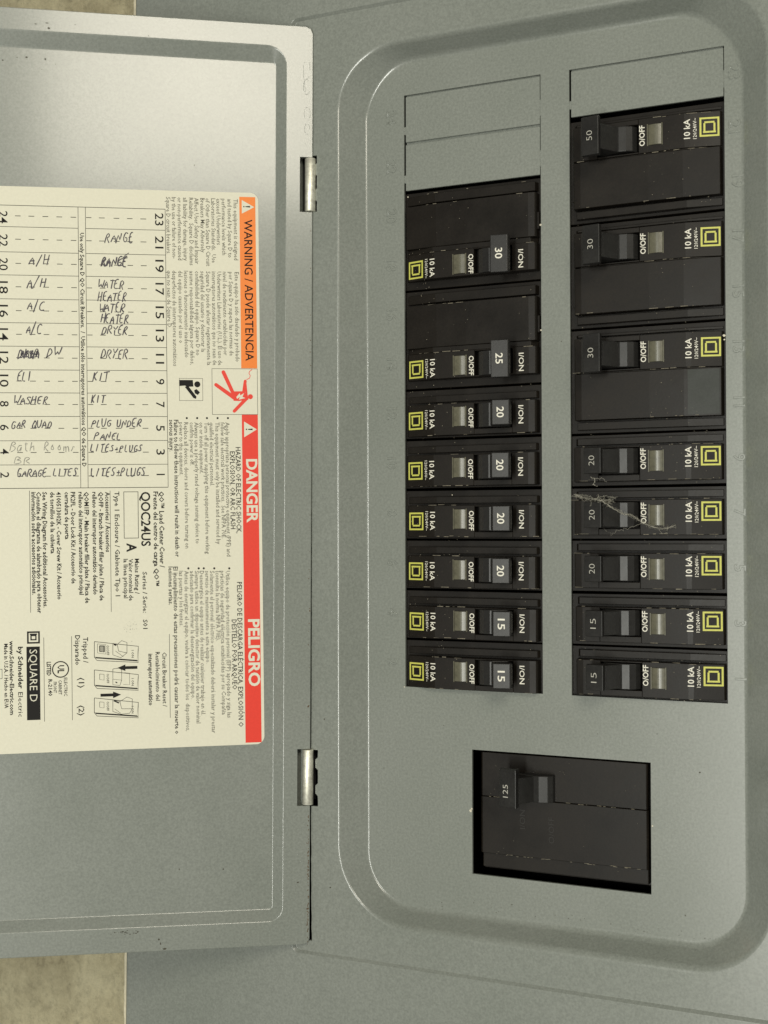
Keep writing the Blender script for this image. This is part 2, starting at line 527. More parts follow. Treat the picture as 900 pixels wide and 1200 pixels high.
for strokes in ([([(-3.4, 242.0), (-1.0, 242.2), (-1.0, 239.0)], .13), ([(-3.6, 241.0), (-3.4, 236.0), (-2.6, 230.5)], .12), (arc(-2.2, 232.5, 1.3, 3.0, 60, 330), .13), ([(-2.8, 238.0), (-1.2, 236.5), (-2.7, 235.2), (-1.2, 233.8)], .11)],
                [(arc(-2.0, 222.0, 1.2, 2.6, -60, 230), .12)], [(arc(-2.0, 216.0, 1.0, 2.2, 0, 300), .12)], [([(-3.0, 210.5), (-1.6, 209.0)], .1)], [(arc(-3.4, -66.0, 1.2, 2.2, 100, 300), .12)]):
    mb = MB()
    for pts_, r_ in strokes: tube(mb, [(x * 1.0, y, -.05) for x, y in pts_], r_ * .8)
    link('pressed_mark', mb.data('pressed_mark', PAINT), cover, DW)

# hinges
for i, (a, b) in enumerate(((184.0, 204.7), (-46.2, -25.0))):
    mb = MB()
    n = 24; r = 2.15; uc, hc = -.55, -.9
    ring = [(uc + r * math.cos(2 * math.pi * k / n), hc + r * math.sin(2 * math.pi * k / n)) for k in range(n)]
    mb.prism(ring, a, b, lambda p, rr, q: (p, rr, q), True)
    h = link('hinge', mb.data('hinge', STEEL, .15), cover, DW)
    mb = MB()                                   # leaf behind the knuckle, coloured black to put shade into the notch
    mb.box(-4.6, 3.2, a + 1.0, b - 1.0, -6.4, -5.6)
    mb.box(1.2, 1.9, a + 7.5, b - 7.5, -5.6, -1.2)
    link('hinge_leaf', mb.data('hinge_leaf', DARK), h, DW)

# rust and grime that has gathered along the hinge edge of the door
mb = MB()
for k in range(150):
    t = random.choice([random.uniform(-100, -50), random.uniform(-100, -60), random.uniform(-60, 200)])
    r = random.uniform(.06, .26)
    x = -.2 - abs(random.gauss(0, .25)); n = 6
    mb.add([(x + r * random.uniform(.5, 1.3) * math.cos(k2 * 1.047), t + r * random.uniform(.6, 1.8) * math.sin(k2 * 1.047), .05) for k2 in range(n)], [tuple(range(n))])
rs = link('rust_speck', mb.data('rust_speck', RUST), cover, DW); rs['kind'] = 'stuff'
# chips, smudges and dirt on the door margins
mb = MB()
def blot(mb, x, y, rx, ry, z, put=lambda x, y, z: (x, y, z), n=9):
    mb.add([put(x + rx * random.uniform(.5, 1.2) * math.cos(k * 2 * math.pi / n), y + ry * random.uniform(.5, 1.2) * math.sin(k * 2 * math.pi / n), z) for k in range(n)], [tuple(range(n))])
def dpt(px, py, back=0.0):                      # point of the photograph -> door plane, millimetres
    d = Vector(((px - 450) / F_PX, (600 - py) / F_PX, 1.0)); n = RD.col[2]
    T0 = TD + n * back
    t = T0.dot(n) / d.dot(n); p = RD.transposed() @ (d * t - TD)
    return p[0], p[1]
for (px, py, r1, r2) in ((186, 1101, .5, .4), (188, 1106, .3, .6), (193, 1112, .9, .35), (349, 1034, .4, .4), (57, 33, .6, .4),
                         (30, 64, .5, .4), (52, 66, .35, .5), (19, 64, .3, .2), (88, 29, .25, .2), (55, 27, .7, .25), (42, 28, .6, .2), (127, 26, .2, .2), (174, 42, .2, .2), (2, 67, .4, .3), (48, 78, .2, .2), (64, 72, .2, .2),
                         (228, 191, .25, .4), (210, 1021, .3, .3), (262, 1021, .3, .3)):
    x, y = dpt(px, py); blot(mb, x, y, r1, r2, (.05 if (y > DT - 8 or y < DBm + 9 or x > -10) else -DC + .06))
x, y = dpt(146, 1093)
for k in range(26):
    blot(mb, x + random.gauss(0, 3.0), y + random.gauss(0, .45), random.uniform(.1, .5), random.uniform(.06, .22), .05)
sp = link('dirt_speck', mb.data('dirt_speck', mat_plain('grime', (.055, .05, .035), .9, var=.3)), cover, DW); sp['kind'] = 'stuff'

# ------------------------------------------------------------ label on the door
LB_ANG = math.radians(0.95)
LX, LY = dpt(310.0, 871.7, DC)
LZ = -DC + .12
ca, sa = math.cos(LB_ANG), math.sin(LB_ANG)
def lab(px, py):                                # photograph point -> label frame a (right), b (up)
    x, y = dpt(px, py, DC); x -= LX; y -= LY
    return x * ca + y * sa, -x * sa + y * ca
LM = DW @ Matrix.Translation(Vector((LX * K, LY * K, LZ * K))) @ Matrix.Rotation(LB_ANG, 4, 'Z')
b_top = (lab(180, 222.9)[1] + lab(290, 226)[1]) / 2
a_right = .0
a_left = -132.0
mb = MB()
ll = rrect(a_left, a_right, 0, b_top, 3.2, 8)
loops_strip(mb, [[(x, y, -.1) for x, y in ll], [(x, y, .02) for x, y in ll]], False)
flat_with_holes(mb, ll, [], lambda x, y: (x, y, .02))
label = link('directory_label', mb.data('directory_label', PAPER), cover, LM)
label['label'] = 'cream warning and circuit directory sticker on the door'
Z1, Z2, Z3 = .06, .10, .14

def sub(name, mb, mat, lab_=None):
    o = link(name, mb.data(name, mat), label, LM)
    if lab_: o['label'] = lab_
    return o
def rect(mb, ax0, ax1, b0, b1, z=Z1):
    mb.add([(ax0, b0, z), (ax1, b0, z), (ax1, b1, z), (ax0, b1, z)], [(0, 1, 2, 3)])
def frame(mb, ax0, ax1, b0, b1, t=.18, z=Z1):
    rect(mb, ax0, ax1, b0, b0 + t, z); rect(mb, ax0, ax1, b1 - t, b1, z)
    rect(mb, ax0, ax0 + t, b0 + t, b1 - t, z); rect(mb, ax1 - t, ax1, b0 + t, b1 - t, z)
def line(mb, p, q, t=.2, z=Z1):
    ribbon(mb, [p, q], t, z)
def down(mb, body, xc, y0, y1, cap, bold=0.0, z=Z1, res=1):
    """line of print that reads down the label; xc centre of the capitals, y0..y1 in photograph pixels"""
    a0, b0 = lab(xc, y0); a1, b1 = lab(xc, y1); a = (a0 + a1) / 2
    vs, fs, x0, x1 = text_mesh(body, bold, res)
    sx = (b0 - b1) / (x1 - x0); sy = cap / 3.05 / CAP
    if body == '1': sx = sy; b0 = (b0 + b1) / 2 + .6
    mb.add([(a + (y - CAP / 2) * sy, b0 - (x - x0) * sx, z) for x, y, _ in vs], fs)

# orange and red bands
bx0, _ = lab(281.5, 330); bx1, _ = lab(300.2, 330)
mb = MB(); _, bt = lab(290, 231); _, bb = lab(292, 431.7); rect(mb, bx0, bx1, bb, bt); sub('warning_band', mb, ORANGE)
mb = MB(); _, rt = lab(292, 486); _, rb = lab(296, 870); rect(mb, bx0, bx1, rb, rt); sub('danger_band', mb, RED)
def triangle(y0, y1, xa, xb):
    a0, b0 = lab(xa, y0); a1, b1 = lab(xa, y1); a2, _ = lab(xb, y0)
    mb = MB(); mb.add([(a0, b0, Z2), (a0, b1, Z2), (a2, (b0 + b1) / 2, Z2)], [(0, 1, 2)]); sub('alert_triangle', mb, PAPER)
triangle(234.5, 250.5, 283.2, 297.8); triangle(494, 512.5, 285.9, 300.8)
mb = MB()
down(mb, 'WARNING / ADVERTENCIA', 291.6, 257.5, 423, 9.4, 0.008, Z2, 2); sub('warning_title', mb, INK); mb = MB()
for y, x in ((242.4, 289), (503.2, 292)):
    a, b = lab(x, y); mb.add([(a + 1.3, b + .3, Z3), (a - .5, b + .14, Z3), (a - .5, b - .14, Z3), (a + 1.3, b - .3, Z3)], [(0, 1, 2, 3)])
    rect(mb, a - 1.3, a - .85, b - .24, b + .24, Z3)
    sub('exclamation_mark', mb, INK); mb = MB()
mb = MB()
down(mb, 'DANGER', 295.3, 538, 612.5, 12.2, 0.028, Z2, 3); sub('danger_title', mb, PAPER); mb = MB(); down(mb, 'PELIGRO', 297.8, 725.5, 804, 12.6, 0.028, Z2, 3)
sub('danger_title', mb, PAPER)

# small print
mb = MB()
def col(lines, x_of, y0, cap=4.9, bold=.004):
    for t, xv, y1 in lines:
        down(mb, t, x_of(xv), y0(xv) if callable(y0) else y0, y1, cap, bold)
z1 = lambda v: 180 + v / 6.43
col([('This equipment is designed', 620, 305), ('and tested by Square D to', 575, 302), ('performance levels which', 530, 299), ('exceed Underwriters', 490, 287),
     ('Laboratories Standards.  Use', 452, 308), ('of Other than Square D Circuit', 410, 312), ('Breakers May Adversely', 370, 296), ('Affect User Safety and Impair', 325, 309.5),
     ('Reliability.  Square D disclaims', 285, 311), ('all liability for damage, injury', 240, 305.6), ('or non-performance caused', 198, 305), ('by the use or failure of non-', 155, 303),
     ('Square D circuit breakers.', 112, 298)], z1, lambda v: 231 + (v - 112) / 508 * 2.6)
col([('Este equipo ha sido diseñado y probado', 630, 424), ('por Square D y supera las normas de', 585, 417), ('nivel de rendimiento establecidas por', 540, 416.5),
     ('Underwriters Laboratories (U.L.). El uso de', 498, 428), ('interruptores automáticos que no sean de', 458, 428), ('Square D puede afectar negativamente la', 415, 428),
     ('seguridad del usuario y deteriorar la', 372, 412.6), ('confiabilidad del equipo. Square D no', 332, 416.5), ('asume responsabilidad alguna por daños,', 290, 427.5),
     ('lesiones o funcionamiento inadecuado', 248, 419), ('del equipo causado por el uso o', 205, 402), ('desperfectos de interruptores automáticos', 160, 429), ('que no sean de Square D.', 118, 385)], z1, lambda v: 317 + (v - 112) / 508 * 2.0)
col([('Apply appropriate personal protective equipment (PPE) and', 562, 652), ('follow safe electrical work practices.  See NFPA 70E.', 525, 631), ('This equipment must only be installed and serviced by', 485, 637.7),
     ('qualified electrical personnel.', 440, 569.5), ('Turn off all power supplying this equipment before working', 403, 649), ('on or inside equipment.', 362, 555),
     ('Always use a properly rated voltage sensing device to', 328, 637), ('confirm power is off.', 290, 545.4), ('Replace all devices, doors and covers before turning on', 250, 642.6), ('power to this equipment.', 210, 557)], z1, 495)
zs = lambda v: 180 + v / 6.0
col([('Utilice equipo de protección personal (EPP) apropiado y siga las', 535, 841), ('prácticas de seguridad eléctrica establecidas por su Compañía', 497, 837.5), ('(consulte la norma NFPA 70E).', 460, 751),
     ('Solamente el personal eléctrico especializado deberá instalar y prestar', 425, 859), ('servicio de mantenimiento a este equipo.', 388, 777.5), ('Desenergice el equipo antes de realizar cualquier trabajo en él.', 352, 838),
     ('Siempre utilice un dispositivo detector de tensión de valor nominal', 318, 847.5), ('adecuado para confirmar la desenergización del equipo.', 283, 819), ('Antes de energizar el equipo, vuelva a colocar todos los  dispositivos,', 245, 856.7),
     ('las puertas y los frentes.', 203, 734)], lambda v: zs(v) - 1.2 , 669)
sub('small_print', mb, GREYINK)
mb = MB()
down(mb, 'HAZARD OF ELECTRIC SHOCK,', 279.5, 524, 625, 5.6, .010); down(mb, 'EXPLOSION, OR ARC FLASH', 272.7, 529, 620, 5.6, .010)
down(mb, 'PELIGRO DE DESCARGA ELÉCTRICA, EXPLOSIÓN O', 281.5, 682, 851.7, 5.6, .010); down(mb, 'DESTELLO POR ARQUEO', 274.8, 726, 808, 5.6, .010)
down(mb, 'Failure to follow these instructions will result in death or', 207.2, 492, 652.7, 5.0, .016); down(mb, 'serious injury.', 201, 492, 529, 5.0, .016)
down(mb, 'El incumplimiento de estas precauciones podrá causar la muerte o', 206.8, 664, 860, 5.0, .014); down(mb, 'lesiones serias.', 200.2, 664, 709, 5.0, .014)
for x, y in [(z1(v), 490) for v in (560, 482, 402, 328, 250)] + [(z1(v), 666) for v in (570, 457, 378, 340, 262)]:
    a, b = lab(x, y); mb.add([(a + .42 * math.cos(k * .785), b + .42 * math.sin(k * .785), Z1) for k in range(8)], [tuple(range(8))])
sub('hazard_text', mb, INK)

# pictograms
mb = MB(); a0, b0 = lab(248.7, 486); a1, b1 = lab(301.6, 432.2); frame(mb, a0, a1, b0, b1, .14); sub('pictogram_frame', mb, INK)
fa, fb = a0, b0; fw, fh = a1 - a0, b1 - b0
P2 = lambda x, y: (fa + (x - 442) / 340 * fw, fb + (425 - y) / 347 * fh)   # drawing grid of the pictogram
mb = MB()
def bar(p, q, w0, w1=None, z=Z1):
    p, q = P2(*p), P2(*q); w1 = w0 if w1 is None else w1; s = fw / 340
    for c0, ww in ((p, w0), (q, w1)):
        mb.add([(c0[0] + ww * s / 2 * math.cos(k * .628), c0[1] + ww * s / 2 * math.sin(k * .628), z + .002) for k in range(10)], [tuple(range(10))])
    ribbon(mb, [p, q], [w0 * s, w1 * s], z)
bar((528, 105), (598, 262), 28, 26, Z1); bar((472, 200), (610, 300), 26, 30, Z1 + .005)
mb.add([(*P2(x, y), Z1 + .01) for x, y in ((590, 250), (678, 248), (700, 275), (712, 312), (640, 322), (602, 320))], [(0, 1, 2, 3, 4, 5)])
bar((700, 300), (606, 398), 26, 24, Z1 + .015); bar((690, 172), (676, 262), 22, 22, Z1 + .02); bar((690, 172), (700, 290), 14, 16, Z1 + .025)
c0 = P2(727, 289)
mb.add([(c0[0] + 19 * fw / 340 * math.cos(k * .524), c0[1] + 19 * fw / 340 * math.sin(k * .524), Z1 + .03) for k in range(12)], [tuple(range(12))])
ribbon(mb, [P2(x, y) for x, y in ((700, 160), (722, 150), (728, 130), (718, 112), (724, 98), (742, 84))], 5 * fw / 340, Z1)
sub('shock_pictogram', mb, RED)
mb = MB()
mb.add([(*P2(x, y), Z2) for x, y in ((622, 292), (648, 262), (652, 280), (680, 262), (668, 290), (690, 300), (640, 312), (650, 290), (628, 306))], [(0, 1, 2, 3, 4, 5, 6, 7, 8)])
sub('shock_flash', mb, PAPER)
mb = MB(); a0, b0 = lab(210.2, 469.6); a1, b1 = lab(237.6, 443.4); frame(mb, a0, a1, b0, b1, .12); fs2 = (a1 - a0) / 175
P3 = lambda x, y: (a0 + (x - 195) * fs2, b0 + (318 - y) * fs2)
mb.add([(*P3(x, y), Z1) for x, y in ((197, 163), (296, 163), (300, 212), (250, 214), (238, 205), (197, 208))], [(0, 1, 2, 3, 4, 5)])
mb.add([(*P3(x, y), Z1) for x, y in ((236, 214), (262, 208), (322, 288), (318, 304), (300, 298))], [(0, 1, 2, 3, 4)])
mb.add([(*P3(x, y), Z1 + .004) for x, y in ((305, 240), (322, 230), (348, 255), (332, 275), (310, 262))], [(0, 1, 2, 3, 4)])
c0 = P3(329, 195); mb.add([(c0[0] + 23 * fs2 * math.cos(k * .524), c0[1] + 23 * fs2 * math.sin(k * .524), Z1) for k in range(12)], [tuple(range(12))])
sub('manual_pictogram', mb, INK)

# circuit table
mb = MB()
ar = lab(195.2, 400)[0]
rows_px = [245.3, 270, 299, 325.5, 353, 380.4, 407.4, 434.5, 461, 488.2, 516.2, 544, 571]
rows = [lab(194, y)[1] for y in rows_px]
ac0, ac1 = lab(93.0, 400)[0], lab(101.6, 400)[0]
al = lab(-8, 400)[0] - 8
for i, b in enumerate(rows):
    if i in (0, 12):
        line(mb, (al, b), (ar, b), .22 if i else .2)
    else:
        line(mb, (al, b), (ac0, b), .18); line(mb, (ac1, b), (ar, b), .18)
for a in (ac0, ac1, ar, al): line(mb, (a, rows[0]), (a, rows[12]), .17, Z1 + .004)
for i in range(12):
    bm_ = (rows[i] + rows[i + 1]) / 2 + .1
    for s, e in ((19, 25.6), (34.8, 41.6), (51.3, 58), (67.6, 74.3), (84.2, 90.7), (102.4, 108.6), (117.5, 124.2), (134.6, 141.3), (150.4, 156.8), (166, 172.8)):
        line(mb, (lab(s, 400)[0], bm_), (lab(e, 400)[0], bm_), .24)
sub('circuit_table', mb, INK)
mb = MB()
for i in range(12):
    yc = (rows_px[i] + rows_px[i + 1]) / 2 - .4
    for n_, xc, yoff in ((23 - 2 * i, 187.4, 0), (24 - 2 * i, 4.6, -2.6)):
        hw = 7.2 if n_ > 9 else 3.3
        if n_ in (11, 1): hw = hw * .8
        mb = MB(); down(mb, str(n_), xc + (yc - 400) * .006, yc - hw + yoff * (1 - i / 13), yc + hw + yoff * (1 - i / 13), 9.4, .006, Z1, 3); sub('circuit_number', mb, INK)
mb = MB()
down(mb, 'Use only Square D QO Circuit Breakers.  /  Utilice sólo interruptores automáticos QO de Square D', 97.4, 273, 547, 4.6, .022)
a, b = lab(0, 0)
down(mb, 'QO™ Load Center Cover /', 189.7, 576, 665, 5.4, .022); down(mb, 'Frente del centro de carga QO™', 183.0, 576, 686.7, 5.2, .022)
down(mb, 'QOC24US', 170.8, 576.5, 640, 10.2, .018, Z1, 3); down(mb, 'Series / Serie:   S01', 170, 670, 737, 5.0, .012)
down(mb, 'A', 154.2, 636.5, 646.8, 10.6, .03, Z1, 3)
down(mb, 'Mains Rating /', 160.7, 654.7, 696, 4.8, .016); down(mb, 'Valor nominal de', 153.6, 655, 704, 4.8, .016); down(mb, 'la línea principal', 147.5, 655, 701, 4.8, .016)
down(mb, 'Type 1 Enclosure / Gabinete Tipo 1', 137.6, 576, 698.7, 5.2, .014)
for t, x, y in (('Accessories / Accesorios', 126.3, 647), ('QOFP - Branch breaker filler plate / Placa de', 118.9, 704), ('relleno del interruptor automático derivado', 111.4, 697),
                ('QOM1FP - Main breaker filler plate / Placa de', 102, 707), ('relleno del interruptor automático principal', 95.2, 697), ('PK2FL - Door Lock Kit / Accesorio de', 86, 684),
                ('cerradura de puerta', 78.7, 632), ('4100513002K - Cover Screw Kit / Accesorio', 69.3, 702.7), ('de tornillos de la cubierta', 61.8, 648.7),
                ('See Wiring Diagram for additional Accessories.', 53, 712), ('Consulte el diagrama de alambrado para obtener', 46, 718.7), ('información sobre accesorios adicionales.', 40, 697)):
    down(mb, t, x, 576.5, y, 4.9, .024)
down(mb, 'Circuit Breaker Reset /', 193, 764.4, 828, 4.8, .014); down(mb, 'Restablecimiento del', 185, 764, 821, 4.8, .014); down(mb, 'interruptor automático', 176.7, 766, 826.7, 4.8, .026)
down(mb, 'Tripped /', 100.4, 746.7, 776.7, 5.4, .014); down(mb, 'Disparado', 91, 744.4, 779.3, 5.4, .014)
down(mb, '(1)', 95.5, 794, 806, 6.2, .01); down(mb, '(2)', 95.5, 826.5, 838.5, 6.2, .01)
down(mb, 'ELECTRIC', 77, 794, 815.6, 3.6, .012); down(mb, 'CABINET', 70.6, 797, 814, 3.6, .012); down(mb, 'FRONT', 64.6, 799, 812, 3.6, .012)
down(mb, 'LISTED', 57.3, 775.6, 792, 4.6, .03); down(mb, 'R-2140', 59, 796, 815.6, 4.2, .02)
down(mb, 'by Schneider', 24.2, 757.8, 807, 5.2, .03); down(mb, 'Electric', 24.2, 811, 840, 5.0, .004)
down(mb, 'www.Schneider-Electric.com', 14, 751, 837.8, 4.6, .026); down(mb, 'Made in U.S.A. / Hecho en EUA', 7.4, 754.4, 830, 4.2, .022)
def rule(x, y0, y1, t=.16):
    p, q = lab(x, y0), lab(x, y1); a = (p[0] + q[0]) / 2; line(mb, (a, p[1]), (a, q[1]), t)
rule(129.7, 575, 717); rule(35.3, 575, 718); rule(199, 743, 841); rule(84.4, 745.6, 844); rule(51.8, 747, 845.5)
p, q = lab(145.3, 631), lab(162, 576); frame(mb, p[0], q[0], p[1], q[1], .2)
p, q = lab(-4, 795.6), lab(2.7, 784); frame(mb, p[0], q[0], p[1], q[1], .15)
c0 = lab(71, 784.4); rr = 2.95
ribbon(mb, [(c0[0] + rr * math.cos(k * .2618), c0[1] + rr * math.sin(k * .2618)) for k in range(25)], .42, Z1)
down(mb, 'UL', 71.4, 779.5, 789, 7.0, .03)
sub('printed_text', mb, INK)

# maker's mark: square D and black name bar
mb = MB(); p, q = lab(31.8, 754.4), lab(46.7, 739.6); A0, B0, A1, B1 = p[0], p[1], q[0], q[1]; S = A1 - A0
frame(mb, A0, A1, B0, B1, S * .13); 
frame(mb, A0 + S * .26, A0 + S * .74, B0 + S * .26, B0 + S * .70, S * .1, Z1)
rect(mb, A0 + S * .22, A0 + S * .78, B0 + S * .70, B0 + S * .80, Z1 + .004)
p, q = lab(31.8, 844), lab(46.7, 757.5); rect(mb, p[0], q[0], p[1], q[1]); sub('maker_mark', mb, INK)
mb = MB(); down(mb, 'SQUARE D', 39.3, 761, 822, 8.4, -.004, Z2, 2); down(mb, '™', 46, 845, 849, 3, .0, Z1)
sub('maker_name', mb, PAPER)

# three little drawings of a breaker being reset, and two arrows
for k, (y0, y1) in enumerate(((751.8, 774), (785, 806.7), (817.8, 839))):
    mb = MB()
    f = lambda x, y: lab(lerp(110.6, 162.2, x), lerp(y0, y1, y))
    def pl(pts, t=.17): ribbon(mb, [f(*p) for p in pts], t, Z1)
    pl([(0, 0), (0, .82), (.06, 1), (1, 1.1), (1, .25), (0, 0)], .2); pl([(0, .82), (.97, .98), (1, .25)])
    pl([(.03, .86), (.99, 1.02)], .35)
    pl([(.12, .22), (.22, .24), (.22, .55), (.12, .52), (.12, .22)], .3 if k == 0 else .15)
    if k == 0:
        pl([(.07, .12), (.07, .6), (.26, .66), (.26, .16), (.07, .12)], .14)
        pl([(.42, .1), (.42, .7), (.60, .85), (.74, .6), (.74, .05), (.62, -.05), (.52, .15), (.42, .12)]); pl([(.48, .5), (.66, .8)], .12); pl([(.52, .15), (.55, .5), (.74, .6)])
        pl([(.44, .15), (.5, .2)], .5)
    elif k == 1:
        pl([(.42, -.05), (.42, .5), (.62, .55), (.62, 0), (.56, -.1), (.42, -.05)]); pl([(.42, .5), (.42, .8), (.58, .84), (.62, .55)])
        pl([(.68, .15), (.80, .17), (.80, .8), (.66, .78)], .12); pl([(.48, .65), (.52, .7)], .4)
    else:
        pl([(.42, .1), (.42, .75), (.60, .9), (.80, .85), (.86, .6), (.86, .05), (.74, -.05), (.58, .2), (.42, .1)]); pl([(.58, .2), (.62, .6), (.86, .6)]); pl([(.44, .15), (.56, .28)], .5)
        pl([(.46, .6), (.60, .85)], .12)
    down(mb, 'O/OFF', 126.4, lerp(y0, y1, .2), lerp(y0, y1, .72), 2.8, .01); down(mb, 'I ON', 155.5, lerp(y0, y1, .45), lerp(y0, y1, .85), 2.6, .01)
    if k == 0:
        for j in range(6): pl([(.13 + .02 * j, .2), (.13 + .02 * j, .55)], .16)
    sub('reset_drawing', mb, INK)
for (x0_, x1_, yy) in ((161, 137.5, 782), (117.8, 142, 814.7)):
    mb = MB(); p, q = lab(x0_, yy), lab(x1_, yy); sg = 1 if q[0] > p[0] else -1; hb = q[0] - sg * 3.0
    mb.add([(p[0], p[1] + .55, Z1), (hb, p[1] + .55, Z1), (hb, p[1] - .55, Z1), (p[0], p[1] - .55, Z1)], [(0, 1, 2, 3)])
    mb.add([(hb, p[1] + 1.25, Z1), (q[0], p[1], Z1), (hb, p[1] - 1.25, Z1)], [(0, 1, 2)])
    sub('reset_arrow', mb, INK)

# handwriting: letters as pen strokes on a 1 x 1.4 grid
GL = {
 'A': [[(0, 0), (.5, 1.4), (.9, 0)], [(.1, .5), (.85, .55)]], 'B': [[(0, 0), (.1, 1.4), (.7, 1.3), (.75, .9), (.15, .75), (.8, .6), (.8, .1), (0, 0)]],
 'C': [[(.85, 1.2), (.5, 1.4), (.1, 1.0), (0, .4), (.3, 0), (.9, .15)]], 'D': [[(0, 0), (.1, 1.4), (.7, 1.2), (.9, .6), (.6, .1), (-.1, 0)]],
 'E': [[(.8, 1.4), (.1, 1.3), (0, 0), (.8, .05)], [(.05, .7), (.6, .75)]], 'G': [[(.85, 1.2), (.4, 1.4), (0, .7), (.3, 0), (.8, .2), (.8, .65), (.45, .6)]],
 'H': [[(0, 0), (.1, 1.4)], [(.8, 1.4), (.7, 0)], [(.05, .7), (.8, .75)]], 'I': [[(.3, 0), (.35, 1.4)]], 'K': [[(0, 0), (.1, 1.4)], [(.8, 1.4), (.1, .6), (.75, 0)]],
 'L': [[(.1, 1.4), (0, 0), (.8, .05)]], 'N': [[(0, 0), (.1, 1.4), (.7, 0), (.85, 1.4)]], 'O': [[(.5, 1.4), (.05, .9), (.1, .2), (.5, 0), (.85, .5), (.8, 1.1), (.45, 1.4)]],
 'P': [[(0, 0), (.1, 1.4), (.75, 1.3), (.75, .8), (.1, .65)]], 'Q': [[(.5, 1.4), (.05, .9), (.1, .2), (.5, 0), (.85, .5), (.8, 1.1), (.45, 1.4)], [(.5, .4), (.95, -.1)]],
 'R': [[(0, 0), (.1, 1.4), (.75, 1.25), (.65, .8), (.1, .65), (.85, 0)]], 'S': [[(.8, 1.25), (.4, 1.4), (.1, 1.05), (.7, .55), (.6, .1), (0, .1)]],
 'T': [[(-.1, 1.35), (1.0, 1.4)], [(.45, 1.4), (.4, 0)]], 'U': [[(0, 1.4), (.05, .2), (.4, 0), (.75, .3), (.8, 1.4)]], 'V': [[(0, 1.4), (.4, 0), (.85, 1.4)]],
 'W': [[(-.05, 1.4), (.15, 0), (.5, .9), (.75, 0), (1.1, 1.4)]], 'X': [[(0, 0), (.8, 1.4)], [(0, 1.4), (.8, 0)]], 'Y': [[(0, 1.4), (.4, .7), (.85, 1.4)], [(.4, .7), (.35, 0)]],
 '/': [[(0, -.2), (.7, 1.6)]], '+': [[(.1, .6), (.8, .65)], [(.45, 1.0), (.45, .25)]], '1': [[(.3, 1.4), (.3, 0)]], ' ': [],
 'a': [[(.7, .8), (.3, .9), (.05, .4), (.3, 0), (.65, .4), (.7, .85), (.7, 0)]], 't': [[(.3, 1.3), (.3, .1), (.6, 0)], [(0, .9), (.7, .95)]],
 'h': [[(0, 1.4), (0, 0)], [(0, .5), (.4, .9), (.6, .6), (.6, 0)]], 'o': [[(.4, .9), (.05, .5), (.3, 0), (.7, .4), (.4, .9)]],
 'm': [[(0, .9), (0, 0)], [(0, .6), (.3, .9), (.4, 0)], [(.4, .6), (.7, .9), (.85, 0)]], 's': [[(.6, .8), (.2, .8), (.5, .4), (.1, 0)]],
 '#': [[(0, .2), (.9, .3), (0, .6), (.9, .7), (.05, 1.0), (.9, 1.1), (.3, 1.4), (.1, 0), (.8, 1.3), (.9, 0)]],
}
def hand(mb, body, x0_, x1_, y0_, y1_, slant=.34, t=.41, jit=.12):
    A0, Bb = lab(x0_, y1_); A1, _ = lab(x1_, y1_); _, Bt = lab(x0_, y0_)
    n = len(body); sx = (A1 - A0) / (n * 1.18 - .18 + slant); sy = (Bt - Bb) / 1.4
    base = 0.0
    for i, ch in enumerate(body):
        ox = i * 1.18 + random.uniform(-.06, .06); oy = random.uniform(-.08, .08); ks = random.uniform(.9, 1.12)
        for st in GL.get(ch, []):
            pts = [(p[0] + random.uniform(-jit, jit), p[1] + random.uniform(-jit, jit)) for p in st]
            fine = []
            for k in range(len(pts) - 1):       # soften the corners a little
                for q_ in (0, .5): fine.append((lerp(pts[k][0], pts[k + 1][0], q_), lerp(pts[k][1], pts[k + 1][1], q_)))
            fine.append(pts[-1])
            if len(fine) > 4:
                sm = [fine[0]] + [((fine[j - 1][0] + 2 * fine[j][0] + fine[j + 1][0]) / 4, (fine[j - 1][1] + 2 * fine[j][1] + fine[j + 1][1]) / 4) for j in range(1, len(fine) - 1)] + [fine[-1]]
            else: sm = fine
            ribbon(mb, [(A0 + (ox + x + slant * y * .7) * sx, Bb + (y * ks + oy) * sy) for x, y in sm], [t * random.uniform(.7, 1.15) for _ in sm], Z2 + random.uniform(0, .03))
mb = MB()
for w_ in (('RANGE', 123, 158, 272, 284), ('RANGE', 118, 150, 301, 312), ('RANCE', 119, 150, 301.5, 312), ('WATER', 115, 147, 328, 338), ('HEATER', 114, 150, 342, 352.5),
           ('WATER', 116, 148, 355.5, 366), ('HEATER', 118, 152, 367, 378.5), ('DRYER', 119, 151, 382, 392), ('DRYER', 118, 152, 409, 420), ('KIT', 109, 128, 435, 446), ('KIT', 107, 125, 463.5, 472.5),
           ('PLUG UNDER', 107, 167, 491.5, 500.5), ('PANEL', 110, 144, 507, 515.5), ('LITES+PLUGS', 106, 168, 521.5, 529.5), ('LITES+PLUGS', 106, 172, 548.5, 558),
           ('A/H', 34, 60, 299, 310), ('A/H', 31, 56, 325, 337), ('A/C', 32, 54, 352.5, 364), ('A/C', 30, 51, 379.5, 390.5), ('DISP', 21, 46, 409, 420), ('####', 23, 47, 409.5, 420),
           ('DW', 54, 72, 407, 418), ('EL1', 20, 38, 436, 446.5), ('WASHER', 16, 58, 464, 474), ('GAR QUAD', 13, 62, 492.5, 502), ('GARAGE LITES', 20, 92, 549.5, 558.5)):
    hand(mb, *w_)
ribbon(mb, [lab(143, 304), lab(146, 300), lab(151, 296.5)], .25, Z3)
sub('handwriting', mb, PEN, 'hand-lettered circuit names in dark ballpoint')
mb = MB()
for k in range(40):
    a_, b_ = lab(154 + random.gauss(0, 4), 735 + random.gauss(0, 5)); r_ = random.uniform(.05, .14)
    mb.add([(a_ + r_ * math.cos(i * 1.257), b_ + r_ * math.sin(i * 1.257) * random.uniform(.5, 1.6), Z1) for i in range(5)], [tuple(range(5))])
